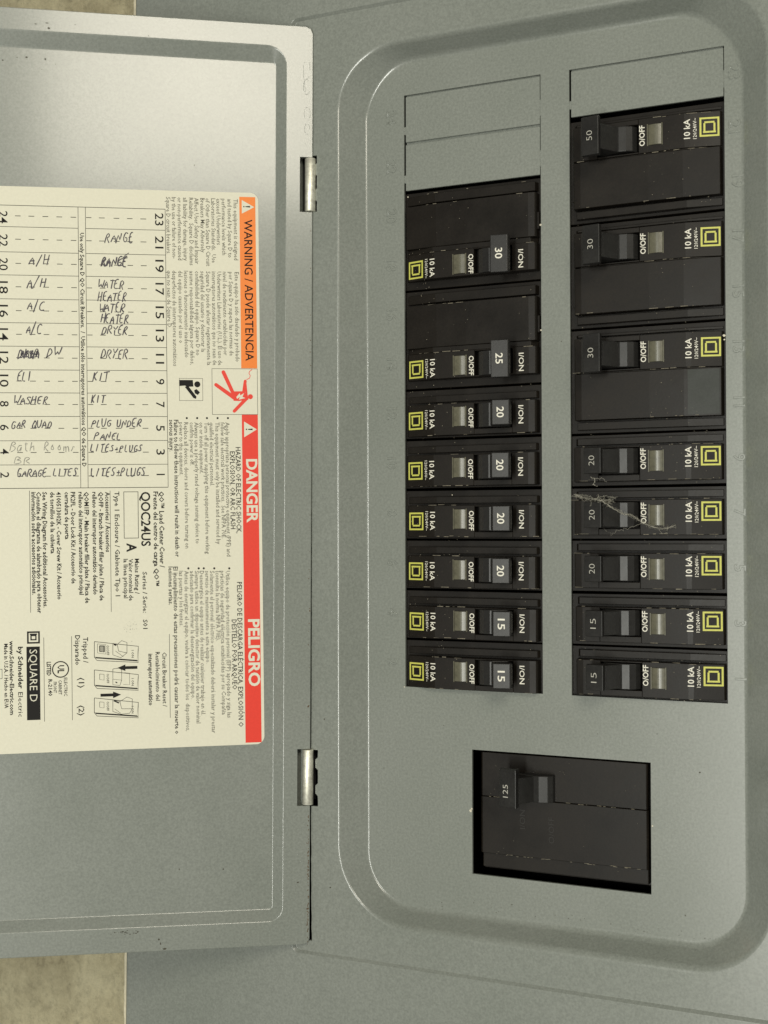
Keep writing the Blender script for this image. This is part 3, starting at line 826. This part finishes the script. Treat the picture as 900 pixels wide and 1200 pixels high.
sm_ = sub('smudge', mb, PENCIL); sm_['kind'] = 'stuff'
mb = MB(); hand(mb, 'Bath Rooms', 12, 90, 518.5, 529, .15, .28); hand(mb, 'BR', 17, 38, 535.5, 544, .1, .28)
sub('pencil_note', mb, PENCIL, 'faint pencil note reading Bath Rooms BR')

# ------------------------------------------------------------ breakers
FP = [(.9, -.9), (1.5, -.35), (11.4, 2.15), (13.2, 2.45), (50.5, 2.45), (52.9, 2.2), (53.3, 1.4), (53.5, -.6)]
def prof_h(s):
    for (a, ha), (b, hb) in zip(FP, FP[1:]):
        if a <= s <= b: return lerp(ha, hb, (s - a) / (b - a))
    return -1
def seg_poly(s0, s1, base=-2.4):
    top = [(s, h) for s, h in FP if s0 < s < s1]
    return [(s0, base), (s0, prof_h(s0) if s0 > .9 else -.9)] + top + [(s1, prof_h(s1) if s1 < 53.5 else -.6), (s1, base)]
WELL0, WELL1 = 29.3, 44.2

def breaker_parts(side, two):
    """mesh data of every part of one kind of breaker. side 'L' or 'R' (turned round)"""
    sg = 1 if side == 'L' else -1
    put = lambda s, v, h: (sg * s, -h, v)
    if side == 'L':
        hc, lc, wc, tc = 7.0, 6.1, 6.9, 6.2; fa, fb = 0.1, 12.0; plain = None
        if two: hc, lc, wc, tc = 7.2, 6.7, 7.0, 6.6; fa, fb = 2.5, 12.6; plain = (14.6, 30.9)
    else:
        hc, lc, wc, tc = 8.0, 9.1, 7.8, 8.9; fa, fb = .9, 13.3; plain = None
        if two: hc, lc, wc, tc = 26.6, 27.9, 27.2, 27.6; fa, fb = 21.1, 33.3; plain = (4.0, 20.6)
    top = 36.95 if two else 17.8
    D = {}
    mb = MB()
    body = [(-6, -32), (-6, -1.9), (1, -1.9), (54, -1.9), (60, -1.9), (60, -32)]
    mb.prism([(-6, -32), (-6, -2.0), (60, -2.0), (60, -32)], -.5, top, put)
    # a raised rib along the joint, and the stepped shoulder
    mb.prism([(1.0, -2.2), (1.0, -1.5), (10, -.6), (13, -.4), (52.5, -.4), (53.3, -1.4), (53.3, -2.2)], fb + .85, fb + 1.8 if two else min(fb + 3.4, top - 1.2), put)
    if two and side == 'L': mb.prism([(1.0, -2.2), (1.0, -1.2), (13, .7), (52.5, .5), (53.3, -2.2)], 31.8, 35.2, put)
    if two and side == 'R':
        mb.prism([(1.0, -2.2), (1.0, -1.2), (13, .7), (52.5, .5), (53.3, -2.2)], .6, 3.3, put)
    w0, w1 = hc - (4.9), hc + (4.9)
    w0 = max(w0, fa + .5); w1 = min(w1, fb - .5)
    mb.prism(seg_poly(.9, WELL0), fa, fb, put)
    mb.prism(seg_poly(WELL1, 53.5), fa, fb, put)
    mb.prism(seg_poly(WELL0 + .01, WELL1 - .01), fa, w0, put); mb.prism(seg_poly(WELL0 + .01, WELL1 - .01), w1, fb, put)
    if plain:
        mb.prism([(.9, -2.4), (.9, -.6), (1.4, 1.2), (14, 2.2), (26, 2.45)] + [q for q in seg_poly(26, 53.5) if q[0] > 26] , plain[0], plain[1], put)
        a, b = (fb, plain[0]) if side == 'L' else (plain[1], fa)
        mb.prism([(1.0, -2.2), (1.0, -1.1), (12.5, 2.05), (51.0, 1.7), (53.2, -1.0), (53.2, -2.2)], a, b, put)
        mb.box(*sorted((sg * 53.0, sg * 54.1)), -.4, 3, plain[0] + 3, plain[1] - 7)
    D['case'] = mb.data('case', BLACK, .14)
    # toggle, leaning to the ON side: drum, neck, tip
    mb = MB()
    hv0, hv1 = hc - 4.5, hc + 4.5
    drum = [(29.9, -1.6), (30.2, 1.2), (31.4, 3.0), (33.4, 4.2), (35.9, 4.6), (36.8, 4.4), (43.2, 1.5), (43.6, -1.6)]
    mb.prism(drum, hv0, hv1, put)
    th = 11.6 if not two else 13.2
    tc_ = 42.9 if side == 'L' else 44.0
    tv = 4.55 if not two else 6.8
    if two and side == 'L': tcv = hc
    neck = [(36.3, 4.3), (tc_ - 2.9, th - 1.2), (tc_ + 2.9, th - 1.9), (43.4, 1.3)]
    nv = tv * .93
    mb.prism(neck, hc - min(nv, 4.45), hc + min(nv, 4.45), put)
    tip = [(tc_ - 3.35, th - 2.0), (tc_ - 3.2, th + .45), (tc_ + 3.1, th - .45), (tc_ + 3.25, th - .9), (tc_ + 3.2, th - 3.0)]
    mb.prism(tip, hc - tv, hc + tv, put)
    D['handle'] = mb.data('handle', HANDLE, .28, 2)
    # test window: a smoky lens standing a little proud
    mb = MB()
    n = 9; lens = [(21.15, 2.3)] + [(21.2 + 4.6 * k / n, 2.62 + .45 * math.sin(math.pi * k / n)) for k in range(n + 1)] + [(25.85, 2.3)]
    mb.prism(lens, wc - 3.6, wc + 3.6, put)
    D['test_window'] = mb.data('test_window', WINDOW, .1)
    mb = MB()
    for s0, s1 in ((20.75, 21.15), (25.85, 26.3)): mb.prism([(s0, 2.2), (s0, 2.8), (s1, 2.8), (s1, 2.2)], wc - 3.9, wc + 3.9, put)
    D['window_rim'] = mb.data('window_rim', WINDOW, .08)
    # yellow square mark
    mb = MB(); lh = .07
    S = 5.0; cs = 4.95
    def rc(s0, s1, v0, v1, dz=0.0):
        mb.add([put(s, v, prof_h(s) + lh + dz) for s, v in ((s0, v0), (s1, v0), (s1, v1), (s0, v1))], [(0, 1, 2, 3)])
    Hs, Hv, t = 3.25, 3.35, .62
    rc(cs - Hs, cs + Hs, lc - Hv, lc - Hv + t); rc(cs - Hs, cs + Hs, lc + Hv - t, lc + Hv)
    rc(cs - Hs, cs - Hs + t, lc - Hv + t, lc + Hv - t); rc(cs + Hs - t, cs + Hs, lc - Hv + t, lc + Hv - t)
    # the D inside, its stem towards the start of the reading direction
    d = 1 if side == 'L' else -1
    v_stem = lc + d * 1.45
    hs = 1.95; q = .62
    rc(cs - hs - .15, cs + hs + .15, min(v_stem, v_stem + d * q), max(v_stem, v_stem + d * q))
    vb = lc - d * 1.95
    rc(cs - hs + .3, cs + hs - .3, min(vb, vb + d * q), max(vb, vb + d * q))
    lo_, hi_ = sorted((v_stem, vb + d * q))
    rc(cs - hs, cs - hs + q, lo_, hi_); rc(cs + hs - q, cs + hs, lo_, hi_)
    D['maker_mark'] = mb.data('maker_mark', YELLOW_INK)
    # white print
    mb = MB()
    def tx(body, sc, vc, length, cap, bold=.01, res=2, lift=.07, hfun=prof_h):
        vs, fs, a, b = text_mesh(body, bold, res)
        kx = length / (b - a); ky = cap / CAP; m = (a + b) / 2
        out = []
        for x, y, _ in vs:
            s = sc + (y - CAP / 2) * ky
            out.append(put(s, vc - (x - m) * kx * (1 if side == 'L' else -1), hfun(s) + lift))
        mb.add(out, fs)
    tx('10 kA', 12.35, tc, 6.9, 2.05, .012); tx('120/240V~', 9.75, tc, 7.3, 1.15, .006, 1)
    tx('O/OFF', 28.05, tc + (.1 if side == 'L' else -.3), 7.3, 1.85, .016); tx('I/ON', 47.6, hc - .3, 6.7, 1.85, .01)
    D['marking'] = mb.data('marking', WHITE_INK)
    # rating on the handle tip, one mesh per rating
    def rating(a):
        nonlocal mb
        mb = MB()
        tx(str(a), tc_ + (-.1 if side == 'L' else .2), hc, 3.9 if side == 'L' else 3.5, 2.5 if side == 'L' else 2.1, .012 if side == 'L' else -.012, 3, .05, lambda s: th - (s - tc_) * .9 / 6.3)
        return mb.data('rating_number', WHITE_INK if side == 'L' else DIM_INK)
    D['rating'] = rating
    return D

KIT = {}
RAT = {}
def place(side, slot, poles, amps, label_, variant=None):
    key = (side, poles)
    org = (UL0, 0, slot * PITCH) if side == 'L' else (UR1, 0, slot * PITCH)
    first = key not in KIT
    grp = 'circuit breakers in the left column' if side == 'L' else 'circuit breakers in the right column'
    if (side, poles, amps) not in RAT:
        if first: KIT[key] = {'D': breaker_parts(side, poles == 2)}
        RAT[(side, poles, amps)] = KIT[key]['D']['rating'](amps)
    t = thing('circuit_breaker', label_, 'circuit breaker', org, grp)
    D = KIT[key]['D']
    par = {}
    for nm, up_ in (('case', None), ('handle', None), ('test_window', None), ('maker_mark', None), ('marking', None), ('window_rim', 'test_window')):
        if first:
            o = bpy.data.objects.new(nm, D[nm]); KIT[key][nm] = o
        else:
            o = KIT[key][nm].copy()
        C.objects.link(o); o.parent = t if up_ is None else par[up_]
        par[nm] = o
    r = bpy.data.objects.new('rating_number', RAT[(side, poles, amps)]); C.objects.link(r); r.parent = par['handle']
    # no two breakers sit exactly alike
    t.location.x += random.uniform(-.25, .25) * K; t.location.z += random.uniform(-.12, .12) * K; t.location.y += random.uniform(-.1, .15) * K
    t.rotation_euler.y = random.uniform(-.004, .004)
    return t, par

place('L', 8, 2, 30, 'two-pole black breaker marked 30 at the top of the left column')
place('L', 6, 2, 25, 'two-pole black breaker marked 25, second from top of the left column')
place('L', 5, 1, 20, 'black 20 amp breaker directly below the breaker marked 25')
place('L', 4, 1, 20, 'black 20 amp breaker in left column, second of its four 20s from the top')
place('L', 3, 1, 20, 'black 20 amp breaker in left column, third of its four 20s from the top')
place('L', 2, 1, 20, 'black 20 amp breaker in left column, just above the two marked 15')
place('L', 1, 1, 15, 'upper of the two black 15 amp breakers at the foot of the left column')
place('L', 0, 1, 15, 'lowest black breaker of the left column, marked 15')
place('R', 9, 2, 50, 'two-pole black breaker marked 50 at the top of the right column')
place('R', 7, 2, 30, 'two-pole black breaker marked 30 directly below the one marked 50')
place('R', 5, 2, 30, 'two-pole 30 amp breaker with grey patch, third from top of right column')
place('R', 4, 1, 20, 'black 20 amp breaker directly above the cobwebbed one in right column')
place('R', 3, 1, 20, 'black 20 amp breaker in right column with cobweb across its handle')
place('R', 2, 1, 20, 'black 20 amp breaker directly below the cobwebbed one in right column')
place('R', 1, 1, 15, 'upper of the two black 15 amp breakers at the foot of the right column')
place('R', 0, 1, 15, 'lowest black breaker of the right column, marked 15')

# sheen of the sloped end, painted grey on the third two-pole breaker, right column
holder = [o for o in bpy.data.objects if o.get('label', '').startswith('two-pole 30 amp breaker with grey')][0]
mb = MB()
pv = [(s, lerp(1.2, 2.2, (s - 1.4) / 12.6) + .07) for s in (2.0, 5.0, 9.0, 12.7)]
mb.add([(-s, -h, v) for v in (4.6, 20.2) for s, h in pv], [(i, i + 1, 5 + i, 4 + i) for i in range(3)])
o = bpy.data.objects.new('worn_patch', mb.data('worn_patch', mat_black_plastic('faded_plastic', (.017, .020, .0155), .45))); C.objects.link(o); o.parent = holder

# ------------------------------------------------------------ main breaker
main = thing('main_breaker', 'large black main breaker marked 125 alone in the lower opening', 'circuit breaker', (MU0, 0, MV0))
mput = lambda u, v, h: (u, -h, v)
mb = MB()
mb.box(30.1, 93.3, 5.4, 40, MV0 + 1.6, MV0 + 46.0)                                       # deep case
mb.prism([(30.2, -5.6), (30.2, -1.5), (30.8, -1.0), (92.2, -1.0), (92.8, -1.6), (92.8, -5.6)], -39.15, -22.9, mput)
mb.prism([(30.2, -5.6), (30.2, -1.2), (30.9, -.75), (92.3, -.75), (93.0, -1.4), (93.0, -5.6)], -60.2, -39.3, mput)
mb.prism([(30.5, -5.6), (30.5, -2.3), (30.9, -2.1), (92.3, -2.1), (92.8, -2.4), (92.8, -5.6)], -65.6, -60.3, mput)
o = link('case', mb.data('case', BLACK, .15), main, IDM)
mb = MB()
drum = [(59.0, -2), (58.8, 1.2), (57.4, 3.0), (54.2, 3.9), (52.0, 3.6), (45.0, .8), (44.6, -2)]
mb.prism(drum, -39.0, -29.4, mput)
mb.prism([(52.4, 3.2), (48.0, 10.8), (43.2, 10.8), (45.0, .9)], -38.8, -29.6, mput)
mb.prism([(48.2, 9.6), (48.1, 12.6), (42.0, 11.5), (41.7, 11.0), (41.7, 9.2)], -39.8, -26.2, mput)
mb.prism([(48.5, 9.0), (48.5, 12.9), (47.9, 12.8), (47.9, 9.0)], -40.0, -26.0, mput)
hm = link('handle', mb.data('handle', HANDLE, .22, 2), main, IDM)
mb = MB()
vs, fs, a, b = text_mesh('125', -.004, 3)
mb.add([mput(44.3 - (y - CAP / 2) * 2.0 / CAP, -34.0 + (x - (a + b) / 2) * 4.6 / (b - a), 11.55 + (44.3 - (y - CAP / 2) * 2.0 / CAP - 42.0) * .18 + .07) for x, y, _ in vs], fs)
link('rating_number', mb.data('rating_number', DIM_INK), hm, IDM)
mb = MB()
for body_, u_, v_, ln in (('I/ON', 46.5, -46.5, 7.0), ('O/OFF', 57.5, -49.5, 9.5)):
    vs, fs, a, b = text_mesh(body_, 0.0, 2, .02, .0)
    mb.add([mput(u_ - (y - CAP / 2) * 3.0, v_ + (x - (a + b) / 2) * ln / (b - a), -.72 + (z + .02) * 3) for x, y, z in vs], fs)
link('raised_marking', mb.data('raised_marking', FAINT_INK), main, IDM)

# ------------------------------------------------------------ cobweb on the right column
def ppt(px, py, h):                             # photograph point -> panel plane at height h
    d = Vector(((px - 450) / F_PX, (600 - py) / F_PX, 1.0)); n = RP.col[2]
    T0 = TP - n * h; t = T0.dot(n) / d.dot(n); p = RP.transposed() @ (d * t - TP)
    return (p[0], -h, p[1])
web = thing('cobweb', 'dusty cobweb strand trailing across a 20 amp breaker in the right column', 'cobweb', ppt(672, 580, 8))
mb = MB()
P6 = lambda x, y: (650 + x / 4.09, 490 + y / 4.09)
def strand(pts, hs, r, j=.25, n=6):
    w3 = [Vector(ppt(*P6(x, y), h)) for (x, y), h in zip(pts, hs)]
    out = []
    for i in range(len(w3) - 1):
        for k in range(n):
            out.append(w3[i].lerp(w3[i + 1], k / n) + Vector([random.gauss(0, j) for _ in range(3)]))
    out.append(w3[-1]); tube(mb, [tuple(p) for p in out], r, 4)
main_path = [(95, 368), (130, 380), (180, 388), (225, 395), (270, 425), (320, 458), (370, 465), (405, 490), (450, 515), (500, 530), (540, 528), (580, 512)]
hts = [5, 7, 10, 12, 12, 10, 7, 5, 4, 3.6, 3.4, 3.2]
for k in range(5): strand(main_path, hts, random.uniform(.025, .05), .2 + .1 * k)
strand(main_path[:8], hts[:8], .09, .10); strand(main_path[6:], hts[6:], .06, .10)
for k in range(26):
    c0 = random.uniform(100, 275); y0_ = 375 + (c0 - 100) * .12
    strand([(c0, y0_ + random.gauss(0, 10)), (c0 + random.gauss(0, 22), y0_ + random.gauss(0, 14)), (c0 + random.gauss(0, 26), y0_ + random.gauss(0, 12))], [11, 12, 11], random.uniform(.025, .06), .35, 5)
strand([(175, 285), (190, 290), (195, 305), (185, 318), (205, 325)], [12, 12, 12, 12, 11], .1, .15)
strand([(190, 290), (230, 285), (250, 305)], [12, 12, 10], .05, .2)
strand([(210, 395), (215, 380), (250, 372), (285, 380)], [12, 13, 13, 12], .06, .2)
strand([(235, 530), (270, 560), (300, 540), (350, 535), (420, 500)], [4, 4, 4, 4, 4], .05, .3)
strand([(500, 530), (515, 555), (540, 548)], [3.4, 3.2, 3.2], .05, .15)
link('web_strand', mb.data('web_strand', WEB), web, IDM)

mb = MB()
def cover_h(u, v):
    return 0.0
for k in range(46):                             # dark grit on the lower lip of the recess
    u = random.uniform(5, 118); v = -80.6 + random.gauss(0, 1.0); r = random.uniform(.06, .2)
    mb.add([on_panel(u + r * random.uniform(.5, 1.4) * math.cos(i * 1.257), v + r * random.uniform(.5, 1.3) * math.sin(i * 1.257), .06) for i in range(5)], [tuple(range(5))])
for px, py, r in ((445, 60, .25), (660, 905, .2), (803, 1073, .3), (820, 905, .3), (380, 843, .35), (387, 1040, .3), (700, 860, .15), (520, 850, .15), (800, 60, .2), (843, 560, .3), (770, 860, .2), (600, 1060, .25), (450, 900, .2), (658, 400, .2)):
    x_, y_, z_ = ppt(px, py, .07) if px > 440 else ppt(px, py, H_RING + .07)
    mb.add([(x_ + r * random.uniform(.5, 1.3) * math.cos(i * 1.047), y_, z_ + r * random.uniform(.5, 1.3) * math.sin(i * 1.047)) for i in range(6)], [tuple(range(6))])
gr = link('grit_speck', mb.data('grit_speck', bpy.data.materials['grime']), cover, IDM); gr['kind'] = 'stuff'

# ------------------------------------------------------------ crumbs and dust on the cover and the breakers
mb = MB()
def crumb(mb, px, py, h, r, squash=.5):
    c0 = Vector(ppt(px, py, h)); n = 6; vs = []
    for lvl, k in ((0, 1.0), (.6, .8)):
        for i in range(n):
            a = i * math.pi * 2 / n
            vs.append((c0.x + r * k * random.uniform(.6, 1.2) * math.cos(a), c0.y - lvl * r * squash, c0.z + r * k * random.uniform(.6, 1.2) * math.sin(a)))
    vs.append((c0.x, c0.y - r * squash, c0.z))
    fs = [(i, (i + 1) % n, n + (i + 1) % n, n + i) for i in range(n)] + [(n + i, n + (i + 1) % n, 12) for i in range(n)]
    mb.add(vs, fs)
for (px, py, h, r) in ((551.5, 950, 0, .6), (553, 948, 0, .4), (633.5, 263.5, 0, .45), (634, 387, 0, .35), (764.5, 968, 0, .35), (474, 805, 0, .25),
                       (514, 800, -.5, .5), (513.5, 806, -.5, .35), (848.5, 393, .5, .5), (849, 398, .5, .35), (800, 817, -.5, .7), (802, 822, -.5, .4), (531, 347, 0, .3), (478, 231, 0, .3), (530, 580, 0, .25)):
    crumb(mb, px, py, h, r)
o = thing('plaster_crumb', 'tiny pale plaster crumbs caught on the edges of the cover openings', 'debris', ppt(551.5, 950, 0))
o['kind'] = 'stuff'
cr = link('crumb', mb.data('crumb', LINT), o, IDM); cr['kind'] = 'stuff'
mb = MB()
# fine dust lying along the raised edges of the breaker faces
for side, org, sgn in (('L', UL0, 1), ('R', UR1, -1)):
    edges = []
    for slot in range(0, 6 if side == 'L' else 5):
        edges += [(slot * PITCH + (12.0 if side == 'L' else 13.3), 2.0), (slot * PITCH + (.2 if side == 'L' else 1.0), 2.0)]
    if side == 'L': edges += [(6 * PITCH + 12.6, 2.0), (6 * PITCH + 30.8, 2.0), (8 * PITCH + 12.6, 2), (8 * PITCH + 30.8, 2), (8 * PITCH + 35, 0)]
    else: edges += [(5 * PITCH + 4.1, 2.0), (5 * PITCH + 20.8, 2), (7 * PITCH + 4.1, 2.0), (7 * PITCH + 20.8, 2), (9 * PITCH + 4.1, 2), (9 * PITCH + 20.8, 2), (9 * PITCH + 33, 2)]
    for v0, hh in edges:
        s = random.uniform(2, 12)
        while s < 52:
            ln = random.uniform(.4, 3.5)
            if random.random() < .85 and not (28.5 < s + ln and s < 46):
                h = prof_h(s) + .06
                ww = random.uniform(.08, .2); vv = v0 + random.gauss(0, .07)
                mb.add([(org + sgn * s, -prof_h(s) - .1, vv), (org + sgn * (s + ln), -prof_h(min(s + ln, 53)) - .1, vv + random.gauss(0, .05)),
                        (org + sgn * (s + ln), -prof_h(min(s + ln, 53)) - .1, vv + ww), (org + sgn * s, -prof_h(s) - .1, vv + ww)], [(0, 1, 2, 3)])
            s += ln + random.uniform(.3, 5)
for k in range(700):                            # loose specks
    side = random.choice((0, 1)); s = random.uniform(2, 52)
    if 28 < s < 46: continue
    org, sgn = ((UL0, 1), (UR1, -1))[side]; v = random.uniform(3, 185 if side == 0 else 200); r = random.uniform(.05, .16)
    slotv = (v % PITCH)
    mb.add([(org + sgn * s + r * math.cos(i * 1.257) * random.uniform(.5, 1.4), -prof_h(s) - .09, v + r * math.sin(i * 1.257)) for i in range(5)], [tuple(range(5))])
for k in range(60):
    u, v = random.uniform(31, 92), random.choice((-39.2, -60.2, random.uniform(-62, -24))) + random.gauss(0, .1); l = random.uniform(.2, 2.5) if abs(v + 39.2) < .5 or abs(v + 60.2) < .5 else .2
    if 41 < u < 60 and v > -41: continue
    mb.add([(u, .58, v), (u + l, .58, v), (u + l, .58, v + .13), (u, .58, v + .13)], [(0, 1, 2, 3)])
dust = thing('dust', 'fine pale dust and lint lying along the edges of the black breakers', 'dust', (60, -3, 60)); dust['kind'] = 'stuff'
d_ = link('dust_speck', mb.data('dust_speck', mat_plain('pale_dust', (.20, .18, .135), .95, var=.4, vs=1500)), dust, IDM); d_['kind'] = 'stuff'
